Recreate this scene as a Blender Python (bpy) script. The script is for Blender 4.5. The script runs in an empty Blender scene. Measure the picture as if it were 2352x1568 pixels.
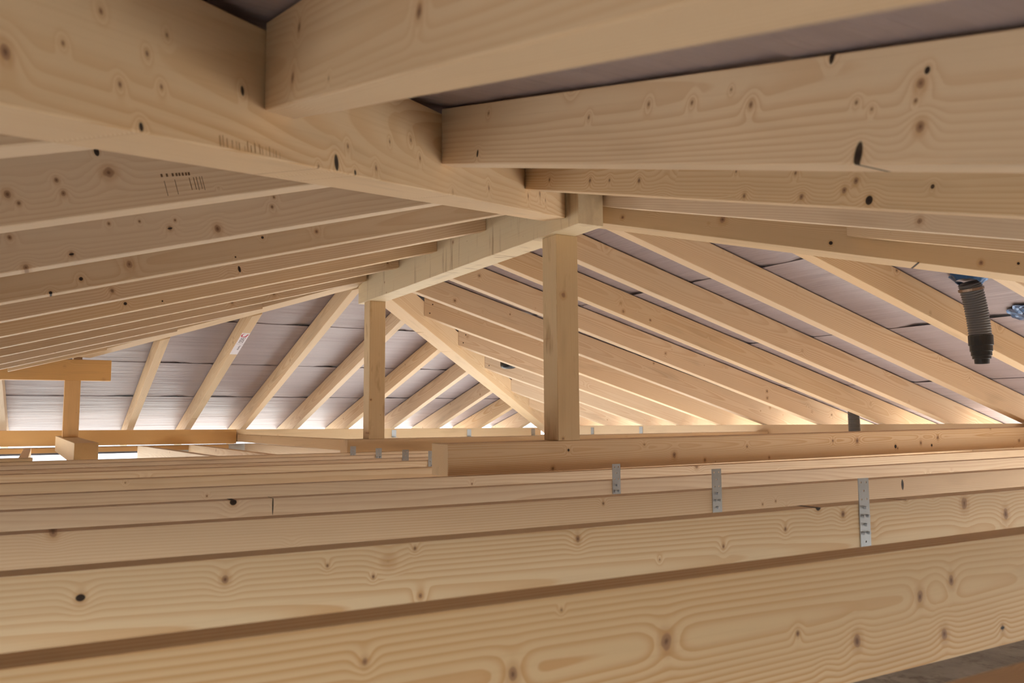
import bpy, bmesh, math, random
from mathutils import Vector as V, Matrix, noise

random.seed(7)
C = bpy.context.scene.collection
SC = bpy.context.scene

# ---------------------------------------------------------------- units
# Roof drawing units ("u") are turned into metres by S; the camera sits at
# u = (0,0,0), which is CZ metres above the slab of the room below.
S, CZ = 0.8, 2.75
def M(x, y, z): return V((x * S, y * S, z * S + CZ))

# ---------------------------------------------------------------- camera
F_PX, YAW, PITCH, ROLL = 1879.7, math.radians(33) - 0.0554, 0.0926, -0.0060
cam_d = bpy.data.cameras.new('camera')
cam = bpy.data.objects.new('camera', cam_d); C.objects.link(cam)
fw = V((math.sin(YAW) * math.cos(PITCH), math.cos(YAW) * math.cos(PITCH), math.sin(PITCH)))
rt = V((math.cos(YAW), -math.sin(YAW), 0)); up = rt.cross(fw)
r2 = rt * math.cos(ROLL) + up * math.sin(ROLL); u2 = up * math.cos(ROLL) - rt * math.sin(ROLL)
cam.matrix_world = Matrix(((r2.x, u2.x, -fw.x, 0), (r2.y, u2.y, -fw.y, 0), (r2.z, u2.z, -fw.z, CZ), (0, 0, 0, 1)))
cam_d.sensor_fit = 'HORIZONTAL'; cam_d.sensor_width = 22.3
cam_d.lens = F_PX / 2352 * 22.3
cam_d.clip_start = 0.02; cam_d.clip_end = 300
cam_d.dof.use_dof = True; cam_d.dof.focus_distance = 4.5; cam_d.dof.aperture_fstop = 4.5
SC.camera = cam

# ---------------------------------------------------------------- light
w = bpy.data.worlds.new('sky'); SC.world = w; w.use_nodes = True
bg = w.node_tree.nodes['Background']
bg.inputs['Color'].default_value = (0.84, 0.92, 1.0, 1); bg.inputs['Strength'].default_value = 3.4
sun_d = bpy.data.lights.new('sun', 'SUN'); sun_d.energy = 40.0; sun_d.color = (1.0, 0.985, 0.96); sun_d.angle = 0.01
sun = bpy.data.objects.new('sun', sun_d); C.objects.link(sun)
sun.rotation_euler = V((-0.72, 0.36, -0.60)).to_track_quat('-Z', 'Y').to_euler()
SC.view_settings.view_transform = 'Standard'; SC.view_settings.look = 'None'
SC.view_settings.exposure = -0.46; SC.view_settings.gamma = 1.0
SC.view_settings.use_curve_mapping = False
SC.cycles.max_bounces = 8; SC.cycles.diffuse_bounces = 4; SC.cycles.glossy_bounces = 2; SC.cycles.adaptive_threshold = 0.02

def window_light(name, loc, rot, sx, sy, power, col=(1.0, 0.97, 0.93)):
    l = bpy.data.lights.new(name, 'AREA'); l.shape = 'RECTANGLE'; l.size = sx; l.size_y = sy
    l.energy = power; l.color = col
    o = bpy.data.objects.new(name, l); o.location = loc; o.rotation_euler = rot; C.objects.link(o); return o

# ---------------------------------------------------------------- tags
def tag(o, label=None, cat=None, group=None, kind=None):
    if label: o['label'] = label
    if cat: o['category'] = cat
    if group: o['group'] = group
    if kind: o['kind'] = kind
    return o

# ---------------------------------------------------------------- materials
class NT:
    def __init__(s, name):
        s.m = bpy.data.materials.new(name); s.m.use_nodes = True; s.t = s.m.node_tree
        s.b = s.t.nodes['Principled BSDF']
    def n(s, typ, **kw):
        nd = s.t.nodes.new('ShaderNode' + typ)
        for k, v in kw.items(): setattr(nd, k, v)
        return nd
    def put(s, sock, v):
        if isinstance(v, (int, float, tuple, list)): sock.default_value = v
        else: s.t.links.new(v, sock)
    def math(s, op, a, b=0.0, c=None, clamp=False):
        nd = s.n('Math', operation=op, use_clamp=clamp); s.put(nd.inputs[0], a); s.put(nd.inputs[1], b)
        if c is not None: s.put(nd.inputs[2], c)
        return nd.outputs[0]
    def vec(s, op, a, b=None, out=0):
        nd = s.n('VectorMath', operation=op); s.put(nd.inputs[0], a)
        if b is not None: s.put(nd.inputs[1], b)
        return nd.outputs[out]
    def noise(s, co, scale=1.0, detail=2.0, rough=0.5, out=0):
        nd = s.n('TexNoise'); s.put(nd.inputs['Vector'], co); nd.inputs['Scale'].default_value = scale
        nd.inputs['Detail'].default_value = detail; nd.inputs['Roughness'].default_value = rough
        return nd.outputs[out]
    def mix(s, f, a, b, typ='MIX'):
        nd = s.n('Mix', data_type='RGBA', blend_type=typ); s.put(nd.inputs[0], f)
        s.put(nd.inputs[6], a); s.put(nd.inputs[7], b); return nd.outputs[2]
    def rng(s, v, a, b, c=0.0, d=1.0, smooth=False):
        nd = s.n('MapRange'); nd.interpolation_type = 'SMOOTHSTEP' if smooth else 'LINEAR'
        s.put(nd.inputs[0], v); nd.inputs[1].default_value = a; nd.inputs[2].default_value = b
        nd.inputs[3].default_value = c; nd.inputs[4].default_value = d; return nd.outputs[0]
    def comb(s, x, y, z):
        nd = s.n('CombineXYZ'); s.put(nd.inputs[0], x); s.put(nd.inputs[1], y); s.put(nd.inputs[2], z); return nd.outputs[0]
    def sep(s, v):
        nd = s.n('SeparateXYZ'); s.put(nd.inputs[0], v); return nd.outputs
    def bump(s, h, strength=0.3, dist=0.002):
        nd = s.n('Bump'); nd.inputs['Strength'].default_value = strength; nd.inputs['Distance'].default_value = dist
        s.put(nd.inputs['Height'], h); s.t.links.new(nd.outputs[0], s.b.inputs['Normal'])

def lin(r, g, b):
    f = lambda c: (c / 255 / 12.92) if c / 255 <= 0.04045 else ((c / 255 + 0.055) / 1.055) ** 2.4
    return (f(r), f(g), f(b), 1)

def wood(name, early=(231, 203, 167), late=(207, 163, 116), knots=(), pith=(0.10, 0.05), ring=0.0056, rough=0.62, density=0.5, tilt=0.010, contrast=1.0, stain=None):
    """Planed spruce. x runs along the timber, z up its depth (metres, from the object's own frame).
    knots: (x, z, radius[, darkness]) in that frame."""
    g = NT(name)
    p = g.n('TexCoord').outputs['Object']
    rnd = g.n('ObjectInfo').outputs['Random']
    off = g.math('MULTIPLY', rnd, 61.7)
    q = g.vec('ADD', p, g.comb(off, g.math('MULTIPLY', rnd, 7.3), g.math('MULTIPLY', rnd, 17.9)))
    # random knots: one per cell of a stretched Voronoi field, measured in metres
    cell = (0.27, 0.40, 0.075)
    qs = g.vec('DIVIDE', q, cell)
    vo = g.n('TexVoronoi', feature='F1'); g.put(vo.inputs['Vector'], qs); vo.inputs['Scale'].default_value = 1.0
    dv = g.vec('MULTIPLY', g.vec('SUBTRACT', qs, vo.outputs['Position']), (0.27, 0.05, 0.075))
    d = g.vec('LENGTH', dv, out=1)
    cr = g.sep(vo.outputs['Color'])
    rad = g.math('MULTIPLY', g.math('POWER', cr[0], 2.2), 0.0105)
    rad = g.math('ADD', rad, 0.0016)
    keep = g.math('LESS_THAN', cr[1], density)
    dn = g.math('ADD', g.math('DIVIDE', d, rad), g.math('MULTIPLY', g.math('SUBTRACT', 1.0, keep), 50.0))
    wob = g.noise(q, 55, 1, 0.6)
    for k in knots:
        kx, kz, kr = k[0], k[1], k[2] * 0.62
        dd = g.vec('MULTIPLY', g.vec('SUBTRACT', p, (kx, 0.0, kz)), (1 / kr, 0.0, 0.8 / kr))
        dn = g.math('MINIMUM', dn, g.vec('LENGTH', dd, out=1))
    dn = g.math('ADD', dn, g.math('MULTIPLY', g.math('SUBTRACT', wob, 0.5), 0.7))
    # growth rings: distance from a pith line outside the section, bent by noise and by the knots
    xyz = g.sep(q); pz = g.sep(p)
    wx = g.comb(g.math('MULTIPLY', xyz[0], 0.55), g.math('MULTIPLY', xyz[1], 2.2), g.math('MULTIPLY', xyz[2], 2.2))
    warp = g.math('MULTIPLY', g.math('SUBTRACT', g.noise(wx, 1.0, 3, 0.4), 0.5), 0.060)
    swirl = g.math('MULTIPLY', g.math('POWER', 2.718, g.math('MULTIPLY', g.math('MULTIPLY', dn, dn), -0.10)), 0.013)
    oy = g.math('ADD', pz[1], g.math('MULTIPLY', g.math('SUBTRACT', rnd, 0.5), 0.10))
    a = g.math('ADD', oy, pith[0]); b = g.math('SUBTRACT', pz[2], g.math('ADD', pith[1], g.math('MULTIPLY', rnd, 0.10)))
    rr = g.math('SQRT', g.math('ADD', g.math('MULTIPLY', a, a), g.math('MULTIPLY', b, b)))
    rr = g.math('ADD', g.math('ADD', g.math('ADD', rr, g.math('MULTIPLY', pz[0], tilt)), warp), swirl)
    ph = g.math('FRACT', g.math('DIVIDE', rr, ring))
    lw = g.math('MULTIPLY', g.rng(ph, 0.25, 0.92, 0, 1, True), g.rng(ph, 0.93, 1.0, 1, 0))
    fs = g.noise(g.vec('MULTIPLY', q, (3.0, 160.0, 160.0)), 1.0, 3, 0.6)
    patch = g.noise(g.vec('MULTIPLY', q, (0.7, 5.0, 5.0)), 1.0, 2, 0.5)
    fac = g.math('MULTIPLY', lw, g.rng(patch, 0.3, 0.7, 0.14 * contrast, 0.62 * contrast), clamp=True)
    col = g.mix(fac, lin(*early), lin(*late))
    col = g.mix(g.math('MULTIPLY', g.math('SUBTRACT', fs, 0.5), 0.55, clamp=True), col, lin(188, 142, 92))
    # broad tone differences along and between timbers
    hs = g.n('HueSaturation'); g.put(hs.inputs['Color'], col)
    g.put(hs.inputs['Value'], g.math('ADD', g.rng(patch, 0.25, 0.75, 0.93, 1.05), g.math('MULTIPLY', g.math('SUBTRACT', rnd, 0.5), 0.09)))
    g.put(hs.inputs['Saturation'], g.math('ADD', 1.0, g.math('MULTIPLY', g.math('SUBTRACT', g.math('FRACT', g.math('MULTIPLY', rnd, 13.7)), 0.5), 0.22)))
    col = hs.outputs[0]
    halo = g.rng(dn, 1.0, 2.4, 0.40, 0.0, True)
    col = g.mix(halo, col, lin(188, 138, 88))
    body = g.rng(dn, 0.70, 1.10, 0.80, 0.0, True)
    col = g.mix(body, col, lin(158, 120, 90))
    core = g.rng(dn, 0.15, 0.60, 0.75, 0.0, True)
    col = g.mix(core, col, lin(104, 72, 52))
    for k in knots:
        if len(k) > 3:
            dd = g.vec('MULTIPLY', g.vec('SUBTRACT', p, (k[0], 0.0, k[1])), (1.25 / k[2], 0.0, 1.25 * k[3] / k[2]))
            col = g.mix(g.rng(g.vec('LENGTH', dd, out=1), 0.75, 1.0, 0.95, 0.0, True), col, lin(30, 20, 16))
    # a little handling dirt
    dirt = g.rng(g.noise(g.vec('MULTIPLY', q, (1.5, 9.0, 9.0)), 1.0, 2, 0.65), 0.60, 0.80, 0.0, 0.30)
    col = g.mix(dirt, col, lin(150, 118, 84))
    if stain:                                        # brown water and handling marks
        sn = g.noise(g.vec('MULTIPLY', q, stain), 1.0, 3, 0.6)
        col = g.mix(g.rng(sn, 0.56, 0.74, 0.0, 0.55), col, lin(150, 104, 62))
    g.put(g.b.inputs['Base Color'], col)
    g.b.inputs['Roughness'].default_value = rough
    g.b.inputs['Specular IOR Level'].default_value = 0.32
    g.bump(g.math('ADD', g.math('MULTIPLY', fs, 0.5), g.math('MULTIPLY', lw, 0.25)), 0.18, 0.0008)
    return g.m

W_PALE = wood('spruce_pale')
W_WARM = wood('spruce_warm', (224, 196, 156), (202, 160, 112), pith=(0.06, 0.09), density=0.42)
W_ORANGE_GLOW = wood('spruce_orange_glow', (226, 178, 118), (202, 146, 84), pith=(0.06, 0.09), density=0.42)  # the warm bounce glow is put into this wood's colour
W_GLUE = wood('spruce_laminated', (230, 212, 180), (212, 180, 138), pith=(0.03, 0.05), ring=0.005, density=0.4, stain=(26.0, 6.0, 2.5))
W_POST = wood('spruce_post', (222, 194, 152), (200, 158, 108), pith=(0.06, 0.09), density=0.6, stain=(4.0, 14.0, 14.0))

def simple(name, col, rough=0.5, metal=0.0, spec=0.5, noise_amt=0.0, scale=30, bump=0.0):
    g = NT(name)
    c = lin(*col)
    if noise_amt:
        p = g.n('TexCoord').outputs['Object']
        f = g.noise(p, scale, 4, 0.6)
        cc = g.mix(f, tuple(x * (1 - noise_amt) for x in c[:3]) + (1,), tuple(min(1, x * (1 + noise_amt)) for x in c[:3]) + (1,))
        g.put(g.b.inputs['Base Color'], cc)
        if bump: g.bump(f, bump, 0.004)
    else: g.b.inputs['Base Color'].default_value = c
    g.b.inputs['Roughness'].default_value = rough; g.b.inputs['Metallic'].default_value = metal
    g.b.inputs['Specular IOR Level'].default_value = spec
    return g.m

def membrane_mat():
    g = NT('roof_membrane')
    p = g.n('TexCoord').outputs['UV']           # u along the eave, v down the slope, metres
    wv = g.noise(g.vec('MULTIPLY', p, (1.1, 13.0, 1.0)), 1.0, 4, 0.6)
    wv2 = g.noise(g.vec('MULTIPLY', p, (0.35, 3.0, 1.0)), 1.0, 2, 0.5)
    fine = g.noise(g.vec('MULTIPLY', p, (60, 60, 60)), 1.0, 2, 0.5)
    c = g.mix(wv2, lin(160, 143, 142), lin(180, 164, 164))
    c = g.mix(g.math('MULTIPLY', g.math('SUBTRACT', wv, 0.45), 0.9, clamp=True), c, lin(140, 124, 124))
    c = g.mix(g.math('MULTIPLY', fine, 0.12), c, lin(210, 200, 204))
    g.put(g.b.inputs['Base Color'], c)
    g.b.inputs['Roughness'].default_value = 0.48; g.b.inputs['Specular IOR Level'].default_value = 0.35
    g.bump(g.math('ADD', wv, g.math('MULTIPLY', wv2, 1.4)), 0.65, 0.020)
    return g.m
M_MEMB = membrane_mat()
M_DECK = simple('roof_deck_board', (120, 96, 70), 0.8, noise_amt=0.2, scale=6)
M_STEEL = simple('galvanised_steel', (168, 172, 176), 0.42, 0.85, noise_amt=0.12, scale=60)
M_NAIL = simple('nail_steel', (176, 178, 182), 0.5, 0.4)
M_SCREW = simple('screw_head_dark', (60, 40, 28), 0.5, 0.5)
M_HOSE = simple('grey_duct_plastic', (92, 90, 90), 0.30, 0.0, 0.6)
M_BLACK = simple('black_plastic', (22, 22, 24), 0.38)
M_TAPE = simple('blue_foil_tape', (38, 82, 128), 0.28, 0.35, 0.7, noise_amt=0.6, scale=38, bump=0.9)
M_RUST = simple('hose_clamp_steel', (150, 128, 112), 0.35, 0.8)
M_PAPER = simple('sticker_paper', (246, 236, 238), 0.55)
M_RED = simple('sticker_red_print', (206, 36, 58), 0.5)
M_INK = simple('sticker_dark_print', (74, 42, 48), 0.6)
M_FRAME = simple('window_frame_grey', (96, 90, 92), 0.5)
M_PLASTER = simple('masonry_wall', (206, 202, 196), 0.9, noise_amt=0.15, scale=5)
M_GROUND = simple('pale_gravel_ground', (216, 214, 208), 0.95, noise_amt=0.12, scale=0.6)

def concrete():
    g = NT('raw_concrete')
    p = g.n('TexCoord').outputs['Object']
    a = g.noise(p, 2.2, 6, 0.62); b = g.noise(p, 14, 5, 0.7)
    v = g.n('TexVoronoi', feature='F1'); g.put(v.inputs['Vector'], p); v.inputs['Scale'].default_value = 9
    c = g.mix(g.rng(a, 0.35, 0.65), lin(134, 133, 134), lin(190, 190, 191))
    c = g.mix(g.rng(b, 0.52, 0.72, 0, 0.7), c, lin(96, 92, 86))
    c = g.mix(g.rng(v.outputs['Distance'], 0.0, 0.16, 0.55, 0.0), c, lin(62, 58, 54))
    g.put(g.b.inputs['Base Color'], c); g.b.inputs['Roughness'].default_value = 0.9
    g.bump(g.math('ADD', a, b), 0.5, 0.01)
    return g.m
M_CONC = concrete()

# ---------------------------------------------------------------- mesh helpers
def link(name, bm, mat, parent=None, mw=None, smooth=False):
    me = bpy.data.meshes.new(name); bm.normal_update(); bm.to_mesh(me); bm.free()
    if mat: me.materials.append(mat)
    if smooth:
        for f in me.polygons: f.use_smooth = True
    o = bpy.data.objects.new(name, me); C.objects.link(o)
    if mw is not None: o.matrix_world = mw
    if parent:
        o.parent = parent
        o.matrix_parent_inverse = parent.matrix_world.inverted()
    return o

def empty(name, loc):
    o = bpy.data.objects.new(name, None); o.location = loc; o.empty_display_size = 0.1; C.objects.link(o)
    o.matrix_world = Matrix.Translation(loc); return o

def hexa(bm, c8, bevel=0.0):
    vs = [bm.verts.new(c) for c in c8]
    for f in ((3, 2, 1, 0), (4, 5, 6, 7), (0, 1, 5, 4), (1, 2, 6, 5), (2, 3, 7, 6), (3, 0, 4, 7)):
        bm.faces.new([vs[i] for i in f])
    if bevel:
        bmesh.ops.bevel(bm, geom=list(bm.edges), offset=bevel, segments=1, affect='EDGES', profile=0.5)
    bmesh.ops.recalc_face_normals(bm, faces=bm.faces)

def box(bm, lo, hi):
    b = bmesh.new()
    x0, y0, z0 = lo; x1, y1, z1 = hi
    vs = [bm.verts.new(c) for c in ((x0,y0,z0),(x1,y0,z0),(x1,y1,z0),(x0,y1,z0),(x0,y0,z1),(x1,y0,z1),(x1,y1,z1),(x0,y1,z1))]
    for f in ((3,2,1,0),(4,5,6,7),(0,1,5,4),(1,2,6,5),(2,3,7,6),(3,0,4,7)): bm.faces.new([vs[i] for i in f])
    b.free()

def cut(P, D, n, c): return P + D * ((c - n.dot(P)) / n.dot(D))

def timber(name, P, D, wv, hv, A, B, mat, label=None, cat=None, group=None, bevel=0.0022, hv2=None, kind=None, bow=0.0, hvB=None):
    """A sawn timber in drawing units. P: a point on the lower near arris, D its run, wv its width, hv its depth.
    A, B: (normal, offset) planes that cut the two ends. The object's x axis runs along it."""
    P, D, wv, hv = V(P), V(D), V(wv), V(hv)
    E = [P, P + wv, P + wv + (hv2 if hv2 is not None else hv), P + hv]
    ca = [cut(e, D, V(A[0]), A[1]) for e in E]; cb = [cut(e, D, V(B[0]), B[1]) for e in ([P, P + wv, P + wv + hvB, P + hvB] if hvB is not None else E)]
    ca = [M(*c) for c in ca]; cb = [M(*c) for c in cb]
    X = (cb[0] - ca[0]).normalized(); Y = (wv - X * wv.dot(X)).normalized(); Z = X.cross(Y)
    mw = Matrix(((X.x, Y.x, Z.x, ca[0].x), (X.y, Y.y, Z.y, ca[0].y), (X.z, Y.z, Z.z, ca[0].z), (0, 0, 0, 1)))
    inv = mw.inverted()
    la = [inv @ c for c in ca]; lb = [inv @ c for c in cb]
    bm = bmesh.new()
    if bow:
        n = 14; rings = []
        for i in range(n + 1):
            t = i / n
            sag = -bow * (1 - (2 * t - 1) ** 2)
            rings.append([bm.verts.new(la[k].lerp(lb[k], t) + V((0, 0, sag))) for k in range(4)])
        for i in range(n):
            for k in range(4):
                a, b = rings[i], rings[i + 1]
                bm.faces.new((a[k], a[(k + 1) % 4], b[(k + 1) % 4], b[k]))
        bm.faces.new(rings[0][::-1]); bm.faces.new(rings[-1])
        long_e = [e for e in bm.edges if abs((e.verts[0].co - e.verts[1].co).normalized().x) > 0.9]
        bmesh.ops.bevel(bm, geom=long_e, offset=bevel, segments=1, affect='EDGES', profile=0.5)
        bmesh.ops.recalc_face_normals(bm, faces=bm.faces)
    else:
        hexa(bm, la + lb, bevel)
    o = link(name, bm, mat, mw=mw)
    return tag(o, label, cat, group, kind)

# ---------------------------------------------------------------- roof geometry (drawing units)
s = 0.2780
XM, YA, YB = 2.4558, 3.7555, 6.6964              # ridge line and its two hip points
WR, WJ = 0.0780, 0.0762                          # rafter and joist width
ZN, ZL, ZR, ZF = 1.1981, 1.1929, 1.2125, 1.1981  # undersides of the four slopes at the ridge
TP = dict(near=1.375, left=1.385, right=1.400, far=1.370, wing=1.385)   # rafter tops of each slope, carried to the ridge
T = 1.376
ST = dict(near=0.278, left=0.278, right=0.2715, far=0.2650, wing=0.278)   # their slopes
TD = 1.500                                       # underside of the roof deck
Y3 = 9.0                                   # ridge of the left wing
XP, YP, XL, YN = 7.10, 11.50, -2.33, -1.02       # inner faces of the eave plates
OVER = 1.05
VMAX = 4.72 + OVER
def zfar(x): return -0.118 - 0.0063 * (x + 0.45)        # top of the far plate (its inner arris)
def zright(y): return -0.075 - 0.0083 * (y - 4.0)       # top of the right plate
ZP = -0.125
X, Y, Z = V((1, 0, 0)), V((0, 1, 0)), V((0, 0, 1))
q2 = math.sqrt(0.5)
HW = 0.159                                       # hip width
HIPTOP = T - s * HW * 0.5 * q2 * 2 - 0.004

# ================================================================= STRUCTURE
# ground outside and the slab of the room below
bm = bmesh.new(); box(bm, (-60, -60, -0.5), (60, 60, -0.35)); tag(link('ground', bm, M_GROUND), kind='structure')
bm = bmesh.new(); a = M(-6.4, -1.25, 0); b = M(7.35, 11.75, 0); box(bm, (a.x, a.y, -0.25), (b.x, b.y, 0.0))
tag(link('floor', bm, M_CONC), kind='structure')

# roof: deck added overhead to block light, membrane courses as its pieces
def slope_pt(kind, u, v, dz=0.0):
    z = TP[kind] - ST[kind] * v + dz if dz < 1 else dz - 1.0 - s * v + max(0.0, v - 3) * 0.008
    if kind == 'right': return M(XM + v, u, z)
    if kind == 'far': return M(u, YB + v, z)
    if kind == 'left': return M(XM - v, u, z)
    if kind == 'near': return M(u, YA - v, z)
    if kind == 'wing': return M(u, Y3 - v, z - s * (Y3 - YB))
V3 = Y3 - YB
def bounds(kind, v):
    if kind == 'right': return YA - v, YB + v
    if kind == 'near': return XM - v, XM + v
    if kind == 'left': return YA - v, (YB + v if v <= V3 else YB + V3 - (v - V3))
    if kind == 'far': return (XM - v if v <= V3 else -6.2), XM + v
    if kind == 'wing': return -6.2, XM - V3 - v
SEAMS = [0.0, 0.40, 1.665, 2.93, 4.19, VMAX]
def course(kind, v0, v1, parent, lap_low, vtot):
    bm = bmesh.new(); uvl = bm.loops.layers.uv.new('UVMap')
    nv = 7 if v1 - v0 < 0.6 else 12
    e = 0.0005
    va, vb = max(e, v0 - 0.06), v1
    L = max(bounds(kind, va)[1] - bounds(kind, va)[0], bounds(kind, v1)[1] - bounds(kind, v1)[0])
    nu = max(6, int(L / 0.085)); rows = []
    seed = random.random() * 50
    for i in range(nv + 1):
        t = i / nv; v = va + (vb - va) * t
        lo, hi = bounds(kind, v); row = []
        for j in range(nu + 1):
            u = lo + (hi - lo) * j / nu
            nz = noise.noise(V((u * 1.3 + seed, v * 9, 0.3))) * 0.0035
            nz = max(nz, -0.003) + 0.006
            gap = max(0.0, noise.noise(V((u * 4.6 + 7.7 * round(v1 if t > 0.5 else v0, 2), 1.7, 3.1))) + 0.05)
            edge = head = 0.0
            if lap_low and t > 0.75:                     # the lower edge lies outside the next course and gapes in places
                k = (t - 0.75) / 0.25; nz = nz * (1 - k) + 0.006 * k; edge = k * k * (0.0015 + 0.036 * gap)
            if v0 > 0.01 and t < 0.25:
                k = 1 - t / 0.25; nz = nz * (1 - k) + 0.003 * k
            row.append((bm.verts.new(slope_pt(kind, u, v, nz + edge + head)), u, v))
        rows.append(row)
    for i in range(nv):
        for j in range(nu):
            qd = [rows[i][j], rows[i][j + 1], rows[i + 1][j + 1], rows[i + 1][j]]
            if len({tuple(round(c, 5) for c in x[0].co) for x in qd}) < 3: continue
            try: f = bm.faces.new([x[0] for x in qd])
            except ValueError: continue
            f.smooth = True
            for lp, x in zip(f.loops, qd): lp[uvl].uv = (x[1] * S, x[2] * S)
    bmesh.ops.recalc_face_normals(bm, faces=bm.faces)
    return link('membrane_sheet', bm, M_MEMB, parent)

for kind in ('right', 'far', 'left', 'near', 'wing'):
    vm = VMAX if kind != 'wing' else VMAX - V3
    vs = [0.0005, vm] if kind not in ('left', 'far') else [0.0005, V3, V3 + 1e-4, vm]
    bm = bmesh.new(); rows = []
    for v in vs:
        lo, hi = bounds(kind, v)
        rows.append([[bm.verts.new(slope_pt(kind, u, v, dz)) for u in (lo, hi)] for dz in (1.0 + TD, 1.03 + TD)])
    for i in range(len(rows) - 1):
        r0, r1 = rows[i], rows[i + 1]
        bm.faces.new((r0[0][0], r0[0][1], r1[0][1], r1[0][0])); bm.faces.new((r0[1][0], r1[1][0], r1[1][1], r0[1][1]))
        for j in (0, 1): bm.faces.new((r0[0][j], r1[0][j], r1[1][j], r0[1][j]))
    bm.faces.new((rows[-1][0][0], rows[-1][0][1], rows[-1][1][1], rows[-1][1][0]))
    bmesh.ops.recalc_face_normals(bm, faces=bm.faces)
    deck = tag(link('ceiling', bm, M_DECK), kind='structure')
    sm = SEAMS if kind != 'wing' else [0.0, 0.46, 1.72, vm]
    for i in range(len(sm) - 1):
        course(kind, sm[i], sm[i + 1], deck, i < len(sm) - 2, vm)

# unseen soffit boards added to shut out light at the near and left eaves
def soffit_blocker(name, f0, f1, fdir):
    bm = bmesh.new(); out = []
    for (v, dz) in ((4.85, -0.006), (VMAX, -0.006), (VMAX, -0.03), (4.85, -0.03)):
        out.append([f0(v, dz), f1(v, dz)])
    vs = [[bm.verts.new(p_) for p_ in r] for r in out]
    for i in range(4):
        a, b = vs[i], vs[(i + 1) % 4]; bm.faces.new((a[0], a[1], b[1], b[0]))
    bm.faces.new([r[0] for r in vs]); bm.faces.new([r[1] for r in vs][::-1])
    e0, e1 = f0(VMAX, -0.03), f1(VMAX, -0.03); d = V(fdir) * 0.02
    q_ = [bm.verts.new(p_) for p_ in (e0, e1, e1 + d, e0 + d)] + [bm.verts.new(p_ + Z * 0.27) for p_ in (e0, e1, e1 + d, e0 + d)]
    for f in ((3,2,1,0),(4,5,6,7),(0,1,5,4),(1,2,6,5),(2,3,7,6),(3,0,4,7)): bm.faces.new([q_[i] for i in f])
    bmesh.ops.recalc_face_normals(bm, faces=bm.faces)
    tag(link(name, bm, M_DECK), kind='structure')
soffit_blocker('soffit_light_block_1', lambda v, dz: M(XM - v, YA - v, ZN - 0.01 - s * v + dz), lambda v, dz: M(XM + v, YA - v, ZN - 0.01 - s * v + dz), (0, -1, 0))
soffit_blocker('soffit_light_block_2', lambda v, dz: M(XM - v, YA - v, ZL - 0.01 - s * v + dz), lambda v, dz: M(XM - v, 6.2, ZL - 0.01 - s * v + dz), (-1, 0, 0))

# outer walls with window openings (metres)
def wall(name, p0, p1, thick, zt0, zt1, wins):
    """p0, p1: inner face ends in plan; thick: outward vector; wins: (t0, t1, z0, z1)."""
    bm = bmesh.new(); d = p1 - p0
    def piece(t0, t1, z0, z1):
        if t1 - t0 < 1e-4: return
        za, zb = (z1, z1) if z1 is not None else (zt0 + (zt1 - zt0) * t0, zt0 + (zt1 - zt0) * t1)
        a, b = p0 + d * t0, p0 + d * t1
        c = [(a.x, a.y, z0), (b.x, b.y, z0), (b.x + thick.x, b.y + thick.y, z0), (a.x + thick.x, a.y + thick.y, z0)]
        hexa_raw(bm, c, za, zb)
    t = 0
    for (t0, t1, z0, z1) in wins:
        piece(t, t0, 0, None); piece(t0, t1, 0, z0); piece(t0, t1, z1, None); t = t1
    piece(t, 1, 0, None)
    bmesh.ops.recalc_face_normals(bm, faces=bm.faces)
    return tag(link(name, bm, M_PLASTER), kind='structure')
def hexa_raw(bm, c, z1, z2=None):
    zz = (z1, z1, z1, z1) if z2 is None else (z1, z2, z2, z1)
    vs = [bm.verts.new(v) for v in c] + [bm.verts.new((v[0], v[1], z)) for v, z in zip(c, zz)]
    for f in ((3,2,1,0),(4,5,6,7),(0,1,5,4),(1,2,6,5),(2,3,7,6),(3,0,4,7)): bm.faces.new([vs[i] for i in f])
WTOP = {k: (CZ + S * a, CZ + S * b) for k, (a, b) in dict(far=(-0.335, -0.338), right=(zright(YN - 0.04) - 0.275, zright(YP + 0.34) - 0.275),
        near=(ZP - 0.201, ZP - 0.201), left=(ZP - 0.201, ZP - 0.201), wing=(ZP - 0.1, ZP - 0.1), end=(ZP - 0.1, ZP - 0.1)).items()}
wz0, wz1 = 0.55, CZ - 0.398 * S
wins = {}
far0, far1 = M(-6.2, YP + 0.04, 0), M(XP + 0.04, YP + 0.04, 0)
wins['far'] = (far0, far1, V((0, 0.24, 0)), [(0.06, 0.58, wz0, wz1), (0.66, 0.94, 0.8, 2.2)])
wins['right'] = (M(XP + 0.04, YN - 0.04, 0), M(XP + 0.04, YP + 0.34, 0), V((0.24, 0, 0)), [(0.05, 0.40, 0.1, 2.3), (0.46, 0.80, 0.1, 2.3)])
wins['near'] = (M(XL - 0.04, YN - 0.04, 0), M(XP + 0.04, YN - 0.04, 0), V((0, -0.24, 0)), [(0.05, 0.22, 0.6, 1.9), (0.62, 0.76, 0.6, 1.9)])
wins['left'] = (M(XL - 0.04, YN - 0.34, 0), M(XL - 0.04, 6.25, 0), V((-0.24, 0, 0)), [(0.15, 0.45, 0.3, 2.3), (0.58, 0.9, 0.3, 2.3)])
wins['wing'] = (M(-6.2, 6.20, 0), M(XL - 0.34, 6.20, 0), V((0, -0.24, 0)), [(0.08, 0.92, 0.2, 2.3)])
wins['end'] = (M(-6.2, 5.9, 0), M(-6.2, YP + 0.34, 0), V((-0.24, 0, 0)), [(0.06, 0.94, 0.2, 2.35)])
bm = bmesh.new(); a, b = M(1.9, 1.42, 0), M(4.3, 1.90, -0.80); box(bm, (a.x, a.y, 0.0), (b.x, b.y, b.z))
tag(link('wall_inner', bm, M_CONC), kind='structure')
nwin = 0
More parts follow.
